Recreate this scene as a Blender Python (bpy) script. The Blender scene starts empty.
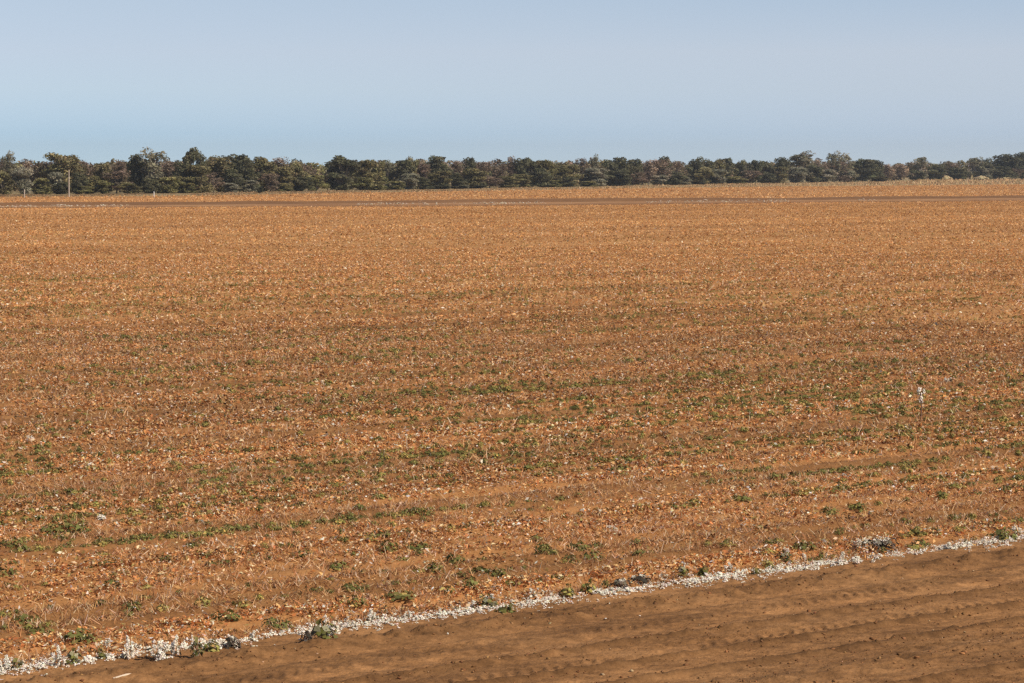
import bpy, math, random
import numpy as np
from mathutils import Vector

random.seed(7)
rng = np.random.default_rng(11)
SC = bpy.context.scene
COL = SC.collection
PI = math.pi

# ------------------------------------------------------------------ camera
W, H, F = 1024, 683, 2600.0
CAMZ = 6.0
HORIZON = 165.0
PITCH = math.atan((341.5 - HORIZON) / F)
cam_d = bpy.data.cameras.new("camera")
cam = bpy.data.objects.new("camera", cam_d)
COL.objects.link(cam)
cam.location = (0, 0, CAMZ)
cam.rotation_euler = (PI / 2 - PITCH, 0, 0)
cam_d.sensor_width = 36.0
cam_d.lens = F / W * 36.0
cam_d.clip_start = 0.5
cam_d.clip_end = 30000
SC.camera = cam
CP, SP = math.cos(PITCH), math.sin(PITCH)


def ray(px, py):
    x = (px - W / 2) / F
    y = -(py - H / 2) / F
    return x, CP + y * SP, -SP + y * CP


def ground(px, py, z=0.0):
    """point of the ground seen at this place of the photograph"""
    x, y, k = ray(px, py)
    s = (z - CAMZ) / k
    return x * s, y * s


def height_at(px, py, dist):
    """world height seen at photo row py at ground distance dist"""
    x, y, k = ray(px, py)
    return CAMZ + k * dist / y


def project(x, y, z=0.0):
    zz = z - CAMZ
    dep = y * CP - zz * SP
    up = y * SP + zz * CP
    return W / 2 + F * x / dep, H / 2 - F * up / dep


# ------------------------------------------------------------------ light
SUN_EL = math.radians(42)
SUN_AZ = math.atan2(0.87, -0.50)            # clockwise from +Y
sdir = Vector((math.sin(SUN_AZ) * math.cos(SUN_EL), math.cos(SUN_AZ) * math.cos(SUN_EL), math.sin(SUN_EL)))
sl = bpy.data.lights.new("sun", 'SUN')
sl.energy = 4.9
sl.angle = math.radians(0.5)
sl.color = (1.0, 0.92, 0.80)
so = bpy.data.objects.new("sun", sl)
COL.objects.link(so)
so.rotation_euler = sdir.to_track_quat('Z', 'Y').to_euler()
so.location = (60, -35, 60)

wd = bpy.data.worlds.new("World")
SC.world = wd
wd.use_nodes = True
nt = wd.node_tree
nt.nodes.clear()
sky = nt.nodes.new("ShaderNodeTexSky")
sky.sky_type = 'NISHITA'
sky.sun_disc = False
sky.sun_elevation = SUN_EL
sky.sun_rotation = SUN_AZ
sky.altitude = 6000
sky.air_density = 1.0
sky.dust_density = 0.0
sky.ozone_density = 2.0
bg = nt.nodes.new("ShaderNodeBackground")
bg.inputs[1].default_value = 0.087
out = nt.nodes.new("ShaderNodeOutputWorld")
# a thin high veil over the clear sky: whiter a few degrees up, bluer near the horizon and away from the sun
tc = nt.nodes.new("ShaderNodeTexCoord")
sx = nt.nodes.new("ShaderNodeSeparateXYZ")
nt.links.new(tc.outputs["Generated"], sx.inputs[0])
mz = nt.nodes.new("ShaderNodeMapRange")
mz.inputs[1].default_value, mz.inputs[2].default_value = 0.0, 0.12
nt.links.new(sx.outputs[2], mz.inputs[0])
mxr = nt.nodes.new("ShaderNodeMapRange")
mxr.inputs[1].default_value, mxr.inputs[2].default_value = -0.16, 0.16
nt.links.new(sx.outputs[0], mxr.inputs[0])


def veil(stops):
    r = nt.nodes.new("ShaderNodeValToRGB")
    e = r.color_ramp.elements
    while len(e) < len(stops):
        e.new(0.5)
    for q, (p, c) in zip(e, stops):
        q.position = p
        q.color = (*[v / 2 for v in c], 1)
    nt.links.new(mz.outputs[0], r.inputs[0])
    return r


VL_ = veil([(p, tuple(0.93 * q for q in c)) for p, c in [(0.0, (0.92, 1.01, 1.16)), (0.10, (0.97, 1.02, 1.13)), (0.24, (1.42, 1.22, 1.13)), (0.36, (1.70, 1.33, 1.15)), (0.53, (1.93, 1.49, 1.21)), (1.0, (1.8, 1.45, 1.2))]])
VR_ = veil([(0.0, (1.0, 0.98, 1.10)), (0.10, (1.07, 1.0, 1.09)), (0.24, (1.45, 1.17, 1.08)), (0.36, (1.75, 1.32, 1.12)), (0.53, (1.8, 1.42, 1.18)), (1.0, (1.8, 1.45, 1.2))])
vm = nt.nodes.new("ShaderNodeMixRGB")
nt.links.new(mxr.outputs[0], vm.inputs[0])
nt.links.new(VL_.outputs[0], vm.inputs[1])
nt.links.new(VR_.outputs[0], vm.inputs[2])
vx = nt.nodes.new("ShaderNodeVectorMath")
vx.operation = 'MULTIPLY'
nt.links.new(sky.outputs[0], vx.inputs[0])
nt.links.new(vm.outputs[0], vx.inputs[1])
vs = nt.nodes.new("ShaderNodeVectorMath")
vs.operation = 'SCALE'
vs.inputs[3].default_value = 2.0
nt.links.new(vx.outputs[0], vs.inputs[0])
nt.links.new(vs.outputs[0], bg.inputs[0])
nt.links.new(bg.outputs[0], out.inputs[0])

SC.view_settings.view_transform = 'Standard'
SC.view_settings.look = 'None'
SC.view_settings.exposure = 0.0
SC.view_settings.gamma = 1.0
SC.render.engine = 'CYCLES'
SC.cycles.max_bounces = 5
SC.cycles.diffuse_bounces = 3
SC.cycles.transparent_max_bounces = 4
SC.cycles.use_adaptive_sampling = True
SC.cycles.use_denoising = False
SC.cycles.adaptive_threshold = 0.005
SC.cycles.filter_width = 1.45

# ------------------------------------------------------------------ helpers


def hash2(i, j, seed):
    n = (i.astype(np.int64) * 374761393 + j.astype(np.int64) * 668265263 + seed * 974634777) & 0x7fffffff
    n = ((n ^ (n >> 13)) * 1274126177) & 0x7fffffff
    return ((n ^ (n >> 16)) & 0xffff) / 65535.0


def vnoise(x, y, seed=0):
    x = np.asarray(x, float)
    y = np.asarray(y, float)
    i, j = np.floor(x), np.floor(y)
    fx, fy = x - i, y - j
    fx = fx * fx * (3 - 2 * fx)
    fy = fy * fy * (3 - 2 * fy)
    i = i.astype(np.int64)
    j = j.astype(np.int64)
    a, b = hash2(i, j, seed), hash2(i + 1, j, seed)
    c, d = hash2(i, j + 1, seed), hash2(i + 1, j + 1, seed)
    return (a * (1 - fx) + b * fx) * (1 - fy) + (c * (1 - fx) + d * fx) * fy


def fbm(x, y, seed=0, oct=4, gain=0.55):
    s, a, n = 0.0, 1.0, 0.0
    for k in range(oct):
        s = s + a * vnoise(x * 2 ** k + 17.3 * k, y * 2 ** k + 9.1 * k, seed + k)
        n += a
        a *= gain
    return s / n


def mesh_obj(name, verts, faces, mat, cols=None, parent=None, smooth=False, link=True):
    """verts (N,3), faces (M,k) of one size k, cols (M,3) per face or (N,3) per vertex"""
    verts = np.ascontiguousarray(verts, dtype=np.float32)
    faces = np.ascontiguousarray(faces, dtype=np.int32)
    M, k = faces.shape
    me = bpy.data.meshes.new(name)
    me.vertices.add(len(verts))
    me.vertices.foreach_set("co", verts.ravel())
    me.loops.add(M * k)
    me.loops.foreach_set("vertex_index", faces.ravel())
    me.polygons.add(M)
    me.polygons.foreach_set("loop_start", np.arange(0, M * k, k, dtype=np.int32))
    me.polygons.foreach_set("loop_total", np.full(M, k, dtype=np.int32))
    if smooth:
        me.polygons.foreach_set("use_smooth", np.ones(M, dtype=bool))
    if cols is not None:
        dom = 'FACE' if len(cols) == M and len(cols) != len(verts) else 'POINT'
        at = me.attributes.new("Col", 'FLOAT_COLOR', dom)
        c4 = np.ones((len(cols), 4), dtype=np.float32)
        c4[:, :3] = cols
        at.data.foreach_set("color", c4.ravel())
    me.update(calc_edges=True)
    me.materials.append(mat)
    ob = bpy.data.objects.new(name, me)
    if link:
        COL.objects.link(ob)
    if parent:
        ob.parent = parent
    return ob


def tag(o, label=None, cat=None, group=None, kind=None):
    if label:
        o["label"] = label
    if cat:
        o["category"] = cat
    if group:
        o["group"] = group
    if kind:
        o["kind"] = kind
    return o


def empty(name, loc):
    e = bpy.data.objects.new(name, None)
    e.empty_display_size = 0.2
    COL.objects.link(e)
    e.location = loc
    return e


def unit(v):
    return v / np.maximum(np.linalg.norm(v, axis=1, keepdims=True), 1e-9)


def rand_dirs(n, zscale=1.0):
    v = rng.normal(size=(n, 3))
    v[:, 2] *= zscale
    return unit(v)


def flakes(cen, a, b, la, lb, bend=0.0):
    """quads: centre, two unit axes and their half lengths, bent along the first axis"""
    n = len(cen)
    a = a * np.asarray(la).reshape(-1, 1)
    b = b * np.asarray(lb).reshape(-1, 1)
    nn = unit(np.cross(a, b)) * (np.asarray(bend).reshape(-1, 1) * np.linalg.norm(a, axis=1, keepdims=True))
    v = np.empty((n, 4, 3))
    v[:, 0] = cen - a * 1.0
    v[:, 1] = cen - b + nn
    v[:, 2] = cen + a * 1.0
    v[:, 3] = cen + b + nn
    return v.reshape(-1, 3)


def rects(cen, a, b, la, lb):
    n = len(cen)
    a = a * np.asarray(la).reshape(-1, 1)
    b = b * np.asarray(lb).reshape(-1, 1)
    v = np.empty((n, 4, 3))
    v[:, 0] = cen - a - b
    v[:, 1] = cen + a - b * 0.6
    v[:, 2] = cen + a + b * 0.6
    v[:, 3] = cen - a + b
    return v.reshape(-1, 3)


def quads(n):
    return np.arange(n * 4, dtype=np.int32).reshape(-1, 4)


def pick(pal, n, jit=0.12):
    cols = np.array([p[0] for p in pal], float)
    w = np.array([p[1] for p in pal], float)
    i = rng.choice(len(pal), size=n, p=w / w.sum())
    c = cols[i] * (1 + jit * rng.normal(size=(n, 1))) * (1 + 0.05 * rng.normal(size=(n, 3)))
    return np.clip(c, 0.004, 0.92)


def tube(points, radii, sides=5):
    """one tapered tube: verts, faces (quads)"""
    P = np.array(points, float)
    V, Fc = [], []
    for i, p in enumerate(P):
        d = P[min(i + 1, len(P) - 1)] - P[max(i - 1, 0)]
        d = d / (np.linalg.norm(d) + 1e-9)
        a = np.cross(d, (0.31, 0.95, 0.07))
        a /= np.linalg.norm(a) + 1e-9
        b = np.cross(d, a)
        for k in range(sides):
            t = 2 * PI * k / sides
            V.append(p + radii[i] * (math.cos(t) * a + math.sin(t) * b))
    for i in range(len(P) - 1):
        for k in range(sides):
            k2 = (k + 1) % sides
            Fc.append((i * sides + k, i * sides + k2, (i + 1) * sides + k2, (i + 1) * sides + k))
    return np.array(V), np.array(Fc, dtype=np.int32)


def join(parts):
    V, Fc, o = [], [], 0
    for v, f in parts:
        V.append(v)
        Fc.append(f + o)
        o += len(v)
    return np.concatenate(V), np.concatenate(Fc)


# ------------------------------------------------------------------ materials


def new_mat(name, rough=0.9):
    m = bpy.data.materials.new(name)
    m.use_nodes = True
    p = m.node_tree.nodes["Principled BSDF"]
    p.inputs["Roughness"].default_value = rough
    p.inputs["Specular IOR Level"].default_value = 0.15
    return m, m.node_tree, p


def attr_mat(name, trans=0.0, rnd=0.0, rough=0.85):
    """colour from the mesh's own Col attribute, a little leaf translucency, per-object variation"""
    m, t, p = new_mat(name, rough)
    at = t.nodes.new("ShaderNodeAttribute")
    at.attribute_name = "Col"
    colour = at.outputs["Color"]
    if rnd > 0:
        oi = t.nodes.new("ShaderNodeObjectInfo")
        mr = t.nodes.new("ShaderNodeMapRange")
        mr.inputs[3].default_value = 1 - rnd
        mr.inputs[4].default_value = 1 + rnd
        t.links.new(oi.outputs["Random"], mr.inputs[0])
        hs = t.nodes.new("ShaderNodeHueSaturation")
        t.links.new(mr.outputs[0], hs.inputs["Value"])
        t.links.new(colour, hs.inputs["Color"])
        colour = hs.outputs[0]
    t.links.new(colour, p.inputs["Base Color"])
    if trans > 0:
        tr = t.nodes.new("ShaderNodeBsdfTranslucent")
        t.links.new(colour, tr.inputs[0])
        mx = t.nodes.new("ShaderNodeMixShader")
        mx.inputs[0].default_value = trans
        t.links.new(p.outputs[0], mx.inputs[1])
        t.links.new(tr.outputs[0], mx.inputs[2])
        t.links.new(mx.outputs[0], t.nodes["Material Output"].inputs[0])
    return m


def noise_mat(name, stops, scales, stretch=(1, 1, 1), rot=0.0, attr=False, bump=0.0, bump_scale=30.0):
    """soil-like procedural colour: two noise octave groups summed into a ramp"""
    m, t, p = new_mat(name, 0.95)
    tc = t.nodes.new("ShaderNodeTexCoord")
    mp = t.nodes.new("ShaderNodeMapping")
    mp.inputs["Rotation"].default_value = (0, 0, rot)
    mp.inputs["Scale"].default_value = stretch
    t.links.new(tc.outputs["Object"], mp.inputs[0])
    acc = None
    for s, w in scales:
        nz = t.nodes.new("ShaderNodeTexNoise")
        nz.inputs["Scale"].default_value = s
        nz.inputs["Detail"].default_value = 5
        nz.inputs["Roughness"].default_value = 0.65
        t.links.new(mp.outputs[0], nz.inputs["Vector"])
        mu = t.nodes.new("ShaderNodeMath")
        mu.operation = 'MULTIPLY'
        mu.inputs[1].default_value = w
        t.links.new(nz.outputs[0], mu.inputs[0])
        if acc is None:
            acc = mu.outputs[0]
        else:
            ad = t.nodes.new("ShaderNodeMath")
            t.links.new(acc, ad.inputs[0])
            t.links.new(mu.outputs[0], ad.inputs[1])
            acc = ad.outputs[0]
    rp = t.nodes.new("ShaderNodeValToRGB")
    el = rp.color_ramp.elements
    while len(el) < len(stops):
        el.new(0.5)
    for e, (pos, c) in zip(el, stops):
        e.position = pos
        e.color = (*c, 1)
    t.links.new(acc, rp.inputs[0])
    colour = rp.outputs[0]
    if attr:
        at = t.nodes.new("ShaderNodeAttribute")
        at.attribute_name = "Col"
        mx = t.nodes.new("ShaderNodeMixRGB")
        mx.blend_type = 'MULTIPLY'
        mx.inputs[0].default_value = 1.0
        t.links.new(colour, mx.inputs[1])
        t.links.new(at.outputs["Color"], mx.inputs[2])
        colour = mx.outputs[0]
    t.links.new(colour, p.inputs["Base Color"])
    if bump > 0:
        nz = t.nodes.new("ShaderNodeTexNoise")
        nz.inputs["Scale"].default_value = bump_scale
        nz.inputs["Detail"].default_value = 6
        t.links.new(tc.outputs["Object"], nz.inputs["Vector"])
        bp = t.nodes.new("ShaderNodeBump")
        bp.inputs["Strength"].default_value = bump
        bp.inputs["Distance"].default_value = 0.04
        t.links.new(nz.outputs[0], bp.inputs["Height"])
        t.links.new(bp.outputs[0], p.inputs["Normal"])
    return m


# ------------------------------------------------------------------ layout of the field
E0 = np.array(ground(0, 680))
E1 = np.array(ground(1024, 546))
U = (E1 - E0) / np.linalg.norm(E1 - E0)          # along the rows and the field edge
N = np.array((-U[1], U[0]))                      # into the field
ROW_ROT = math.atan2(U[1], U[0])


def st(x, y):
    dx, dy = np.asarray(x) - E0[0], np.asarray(y) - E0[1]
    return dx * U[0] + dy * U[1], dx * N[0] + dy * N[1]


def xy(s, t):
    return E0[0] + s * U[0] + t * N[0], E0[1] + s * U[1] + t * N[1]


def row_of(t):
    return 0.5 + 0.5 * np.cos(2 * PI * (t - 0.45))   # 1 on the ridge, rows one metre apart


def field_z(s, t):
    z = 0.035 + 0.055 * row_of(t) + 0.035 * (fbm(s * 1.7, t * 1.7, 3, 3) - 0.5) + 0.045 * (fbm(s * 7, t * 7, 5, 2) - 0.5)
    return np.maximum(z, 0.012)


def row_amount(t):
    """how much trash each row carries: rows differ, and every sixth pair carries the picker's wheel marks"""
    k = np.floor(t - 0.45 + 0.5)
    a = 0.3 + 1.15 * hash2(k, k * 0, 301) + 0.35 * (vnoise(t * 0.13, t * 0, 303) - 0.4)
    m = np.mod(k, 6)
    return a * np.where((m == 2) | (m == 3), 0.22, 1.0)


def row_tone(t):
    """rows and picker swaths hold trash of slightly different age"""
    k = np.floor(t + 0.05)
    m = np.mod(k, 6)
    q = np.floor((t + 1.0) / 6)
    return (0.92 + 0.18 * hash2(k, k * 0, 305) + 0.36 * (hash2(q, q * 0, 307) - 0.5)) * np.where((m == 2) | (m == 3), 0.66, 1.0)


# ---- dirt road profile (t < 0)
def gauss(t, c, w):
    return np.exp(-((t - c) / w) ** 2)


def road_z(s, t):
    wob = 0.10 * (fbm(s * 0.35, s * 0 + 2.0, 31, 2) - 0.5)
    tt = t + wob
    z = np.full_like(t, 0.085)
    rough = np.full_like(t, 0.016)
    for c, w, h, r in ((-0.95, 0.20, 0.06, 0.16), (-1.45, 0.16, -0.03, 0.0), (-2.45, 0.2, -0.03, 0.0), (-3.0, 0.07, 0.045, 0.07),
                       (-4.05, 0.06, 0.055, 0.05), (-4.9, 0.07, 0.05, 0.06), (-5.9, 0.3, 0.03, 0.08), (-6.9, 0.07, 0.055, 0.06),
                       (-7.8, 0.25, 0.02, 0.06), (-9.0, 0.2, 0.05, 0.05)):
        g = gauss(tt, c, w)
        z = z + h * g
        rough = rough + r * g
    for c, ph, sk in ((-1.85, 0.0, 0.5), (-2.1, 0.5, -0.5), (-3.42, 0.2, 0.5), (-3.68, 0.7, -0.5), (-5.35, 0.1, .5), (-7.3, 0.3, .5)):
        g = gauss(tt, c, 0.11)
        keep = np.clip((fbm(s * 0.5, t * 0 + c * 7, 41, 2) - 0.32) * 6, 0, 1)
        lug = np.clip(np.sin(2 * PI * ((s + sk * (tt - c)) / 0.19 + ph)), -0.3, 1) * g
        lug = lug * (0.5 + 0.9 * fbm(s * 2.3, t * 3.0, 43, 2))
        z = z + (0.022 * lug - 0.010 * g) * keep
    n = fbm(s * 5.0, t * 7.0, 51, 3) - 0.45
    z = z + rough * 0.9 * n + 0.030 * (fbm(s * 7.0, t * 8.0, 63, 4) - 0.5) + 0.020 * (fbm(s * 22, t * 22, 61, 2) - 0.5)
    # the shoulder against the field
    z = z + 0.02 * gauss(t, 0.1, 0.3)
    return np.maximum(z, 0.012)


def grid_sheet(name, s0, s1, ds, t0, t1, dt, zf, mat, colf=None):
    s = np.arange(s0, s1 + ds / 2, ds)
    t = np.arange(t0, t1 + dt / 2, dt)
    S, T = np.meshgrid(s, t)
    X, Y = xy(S, T)
    Z = zf(S, T)
    V = np.stack([X, Y, Z], -1).reshape(-1, 3)
    ns, ntt = len(s), len(t)
    i = np.arange((ntt - 1) * (ns - 1))
    r, c = i // (ns - 1), i % (ns - 1)
    a = r * ns + c
    Fc = np.stack([a, a + 1, a + ns + 1, a + ns], 1)
    return mesh_obj(name, V, Fc, mat, cols=None if colf is None else colf(S, T).reshape(-1, 3), smooth=True)


def strip(name, pts_a, pts_b, z, mat, kind='structure'):
    """a flat sheet between two polylines of equal length"""
    V = [(x, y, z) for x, y in pts_a] + [(x, y, z) for x, y in pts_b]
    n = len(pts_a)
    Fc = [(i, i + 1, n + i + 1, n + i) for i in range(n - 1)]
    return tag(mesh_obj(name, V, Fc, mat), kind=kind)


# ground to the horizon
R = 12000
ring = [(R * math.cos(2 * PI * k / 64), R * math.sin(2 * PI * k / 64), 0) for k in range(64)]
m_grass_ground = noise_mat("dry_pasture", [(0.3, (0.26, 0.19, 0.09)), (0.7, (0.42, 0.32, 0.17))], [(0.02, 0.5), (0.2, 0.5)])
gv = [(0, 0, 0)] + ring
gf = [(0, 1 + k, 1 + (k + 1) % 64) for k in range(64)]
tag(mesh_obj("ground", gv, gf, m_grass_ground), kind='structure')

# far landmarks of the setting
TREE_PX = [(-260, 197.0), (-120, 196.2), (0, 195.0), (200, 193.2), (330, 191.2), (500, 188.3), (640, 185.8), (760, 183.6), (860, 182.0), (1024, 179.4), (1200, 177.4)]
VERGE_PX = [(-260, 199.5), (-120, 198.8), (0, 197.4), (200, 195.8), (330, 193.4), (500, 190.6), (640, 188.4), (760, 187.0), (860, 186.0), (1024, 184.4), (1200, 183.0)]


FAR_PX = [(-260, 207.6), (0, 205.6), (192, 204.3), (450, 202.4), (577, 201.5), (705, 200.6), (833, 199.2), (1024, 197.6), (1200, 196.2)]
NEAR_PX = [(-260, 209.6), (0, 208.2), (192, 207.5), (450, 206.4), (577, 205.4), (705, 204.1), (833, 202.5), (1024, 201.0), (1200, 199.4)]


def dense(pl, step=20):
    o = []
    for (xa, ya), (xb, yb) in zip(pl[:-1], pl[1:]):
        k = max(1, int((xb - xa) / step))
        for i in range(k):
            o.append((xa + (xb - xa) * i / k, ya + (yb - ya) * i / k))
    o.append(pl[-1])
    return o


def interp(pl, x):
    return float(np.interp(x, [p[0] for p in pl], [p[1] for p in pl]))


verge_line = [ground(*p) for p in dense(VERGE_PX)]
tree_line = [ground(*p) for p in dense(TREE_PX)]

SOIL = (0.345, 0.158, 0.054)
m_field_far = noise_mat("stubble_far", [(0.38, (0.27, 0.12, 0.040)), (0.48, (0.40, 0.19, 0.065)), (0.60, (0.52, 0.27, 0.10))],
                        [(0.12, 0.4), (0.6, 0.35), (3.0, 0.25)], stretch=(0.03, 1, 1), rot=-ROW_ROT)
# cotton field: one sheet from the edge of the road to the tail bank and beyond it to the verge
far_poly_a = []
for p in dense([(-260, 0), (1200, 0)], 40):
    pass
near_edge = [xy(s, 0.0) for s in np.linspace(-160, 420, len(verge_line))]
Vn = [(x, y, 0.006) for x, y in near_edge] + [(x, y, 0.006) for x, y in verge_line]
nv = len(near_edge)
tag(mesh_obj("cotton_field", Vn, [(i, i + 1, nv + i + 1, nv + i) for i in range(nv - 1)], m_field_far), kind='structure')

m_soil = noise_mat("field_soil", [(0.30, (0.22, 0.10, 0.036)), (0.5, SOIL), (0.72, (0.44, 0.225, 0.09))],
                   [(0.7, 0.5), (9.0, 0.5)], attr=True, bump=0.6, bump_scale=18)
tag(grid_sheet("field_rows", -40, 60, 0.20, 0.0, 62, 0.10, field_z, m_soil,
               lambda S, T: np.repeat((0.25 + 0.75 * row_tone(T))[..., None], 3, axis=-1)), kind='structure')

m_road = noise_mat("road_soil", [(0.36, (0.12, 0.056, 0.021)), (0.5, (0.245, 0.118, 0.045)), (0.64, (0.355, 0.18, 0.073))],
                   [(0.6, 0.4), (7.0, 0.35), (40.0, 0.25)], stretch=(0.45, 1, 1), rot=-ROW_ROT, attr=True, bump=0.5, bump_scale=25)


def road_col(S, T):
    wob = 0.10 * (fbm(S * 0.35, S * 0 + 2.0, 31, 2) - 0.5)
    t = T + wob
    k = np.ones_like(t)
    for c, w, a in ((-0.95, 0.30, -0.28), (-0.3, 0.3, 0.12), (-1.45, 0.25, 0.1), (-1.95, 0.25, -0.10), (-2.5, 0.25, 0.16), (-3.0, 0.12, -0.4),
                    (-3.5, .2, .05), (-4.05, 0.10, -0.5), (-4.45, 0.25, 0.12), (-4.9, 0.11, -0.5), (-5.9, 0.5, -0.2), (-6.9, 0.13, -0.5), (-7.8, .4, -.1)):
        k = k + a * gauss(t, c, w)
    k = k * (0.40 + 0.55 * fbm(S * 0.7, t * 2.6, 71, 4) + 0.75 * fbm(S * 5.0, t * 8.0, 73, 3))
    return np.stack([k, k, k * 1.0], -1)


tag(grid_sheet("dirt_road", -3, 22, 0.028, -9.5, 0.0, 0.024, road_z, m_road, road_col), kind='structure')
road_out = grid_sheet("dirt_road", 22, 120, 0.5, -9.5, 0.0, 0.12, road_z, m_road, road_col)
tag(road_out, kind='structure')
m_apron = noise_mat("bare_ground", [(0.3, (0.2, 0.1, 0.047)), (0.7, (0.34, 0.17, 0.083))], [(0.3, 0.5), (4, 0.5)])
strip("headland", [xy(-60, -9.5), xy(120, -9.5)], [xy(-60, -60), xy(120, -60)], 0.004, m_apron)
strip("headland", [xy(-60, 0.0), xy(-3, 0.0)], [xy(-60, -9.5), xy(-3, -9.5)], 0.05, m_apron)

# ---- stubble, litter, lint: uncountable ground cover
RED = [((0.49, 0.200, 0.070), 4.5), ((0.63, 0.305, 0.112), 6), ((0.72, 0.43, 0.19), 4.8), ((0.84, 0.62, 0.39), 3.4), ((0.32, 0.132, 0.050), 2.2),
       ((0.12, 0.057, 0.028), 2.2), ((0.36, 0.28, 0.10), 1.6), ((0.92, 0.82, 0.69), 1.3)]
RED = [((r, g * 0.955, b * 0.93), w) for (r, g, b), w in RED]
STEM = [((0.66, 0.40, 0.20), 4), ((0.52, 0.25, 0.10), 4), ((0.76, 0.56, 0.38), 2), ((0.28, 0.13, 0.06), 1.5)]
GREEN = [((0.125, 0.125, 0.043), 4), ((0.17, 0.165, 0.06), 3), ((0.24, 0.21, 0.08), 2), ((0.075, 0.078, 0.03), 2), ((0.33, 0.22, 0.09), 0.8)]
GREEN = [((c[0] * 1.62, c[1] * 1.52, c[2] * 1.2), w) for c, w in GREEN]
LINT = [((0.95, 0.85, 0.72), 5), ((0.92, 0.79, 0.65), 2), ((0.74, 0.58, 0.44), 0.7)]

m_litter = attr_mat("litter", trans=0.25)
m_lint = attr_mat("lint", trans=0.06, rough=1.0)
m_leaf = attr_mat("cotton_leaf", trans=0.25, rnd=0.18)
m_twig = attr_mat("twig", rnd=0.15)


def sample_area(d0, d1, density, margin=1.18):
    a = 0.197 * margin
    area = a * (d1 * d1 - d0 * d0) + 5 * (d1 - d0)
    n = int(area * density)
    y = np.sqrt(d0 * d0 + rng.random(n) * (d1 * d1 - d0 * d0))
    x = (rng.random(n) * 2 - 1) * (a * y + 2.5)
    return x, y


def litter_patch(d0, d1, density, size, hmax, flat=0.6, fade=1.25, slim=0.35):
    x, y = sample_area(d0, d1, density)
    s, t = st(x, y)
    big = fbm(s * 0.16, t * 0.5, 81, 3)
    mid = fbm(s * 0.9, t * 1.6, 91, 3)
    fine = fbm(s * 4.0, t * 5.0, 95, 2)
    p = (0.12 + 1.0 * row_of(t)) * np.clip((mid - 0.32) * 3.2, 0.12, 1.2) * np.clip((big - 0.25) * 3.0, 0.55, 1.1) * np.clip((fine - 0.3) * 4, 0.15, 1.3)
    p = p * row_amount(t) * (0.7 + 0.6 * vnoise(s * 0.03, t * 0.33, 107))
    # the bands of detail fade into each other
    p = p * np.clip((y - d0) / (d0 * (fade - 1)), 0, 1) if d0 > 30 else p
    p = p * np.clip((d1 - y) / (d1 - d1 / fade), 0, 1)
    k = (rng.random(len(x)) < p) & (t > 0.12)
    if d1 > 250:                                        # not on the far track, nor past the verge
        qx, qy = project(x, y)
        fx = [np.interp(qx, [a for a, _ in pl], [b for _, b in pl]) for pl in (NEAR_PX, FAR_PX, VERGE_PX)]
        k &= ((qy > fx[0] + 0.2) | (qy < fx[1] - 0.2)) & (qy > fx[2])
    x, y, s, t = x[k], y[k], s[k], t[k]
    n = len(x)
    hz = rng.random(n) ** 1.6 * hmax * (0.35 + 0.65 * row_of(t))
    z = field_z(s, t) + hz + 0.006
    a = rand_dirs(n, flat)
    b = unit(np.cross(a, rand_dirs(n, 1.0)))
    L = size * np.minimum(rng.lognormal(0, 0.35, n), 1.7)
    v = flakes(np.stack([x, y, z], 1), a, b, L, L * (slim * 0.6 + slim * 1.1 * rng.random(n)), rng.normal(size=n) * 0.35)
    c = pick(RED, n)
    mute = np.interp(y, [40, 90, 170, 350], [0.0, 0.1, 0.35, 0.62])[:, None]
    c = c * (1 - mute) + np.array((0.77, 0.420, 0.155)) * mute
    tint = row_tone(t) + 0.26 * (fbm(s * 0.10, t * 0.8, 99, 3) - 0.5)
    c = np.clip(c * tint[:, None], 0.005, 0.9)
    return v, c


parts = [litter_patch(28, 60, 2300, 0.028, 0.11, flat=0.45), litter_patch(48, 110, 1000, 0.036, 0.11, flat=0.4), litter_patch(88, 205, 260, 0.052, 0.12, flat=0.4),
         litter_patch(164, 480, 52, 0.075, 0.11), litter_patch(384, 900, 6, 0.15, 0.12)]
V = np.concatenate([p[0] for p in parts])
C = np.concatenate([p[1] for p in parts])
o = mesh_obj("leaf_litter", V, quads(len(C)), m_litter, cols=C)
tag(o, "red-brown dead leaves and trash strewn over the cotton field", "leaf litter", kind='stuff')


def stem_patch(d0, d1, density, ln, wd):
    x, y = sample_area(d0, d1, density)
    s, t = st(x, y)
    t = np.round(t - 0.45) + 0.45 + rng.normal(size=len(t)) * 0.2
    p = np.clip((fbm(s * 0.5, t * 1.1, 131, 3) - 0.33) * 4, 0.1, 1)
    k = (rng.random(len(x)) < p) & (t > 0.2)
    s, t = s[k], t[k]
    x, y = xy(s, t)
    n = len(x)
    a = rand_dirs(n, 0.8)
    a[:, 2] = np.abs(a[:, 2]) + 0.25
    a = unit(a)
    L = ln * rng.lognormal(0, 0.35, n)
    z = field_z(s, t) + a[:, 2] * L * 0.85
    b = unit(np.cross(a, rand_dirs(n)))
    v = rects(np.stack([x, y, z], 1), a, b, L, np.full(n, wd))
    return v, pick(STEM, n, 0.2)


parts = [stem_patch(28, 52, 300, 0.045, 0.0055), stem_patch(52, 90, 80, 0.055, 0.009), stem_patch(90, 160, 8, 0.075, 0.016)]
V = np.concatenate([p[0] for p in parts])
C = np.concatenate([p[1] for p in parts])
o = mesh_obj("stubble", V, quads(len(C)), m_litter, cols=C)
tag(o, "short cut cotton stalks standing in rows across the field", "stubble", kind='stuff')


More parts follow.
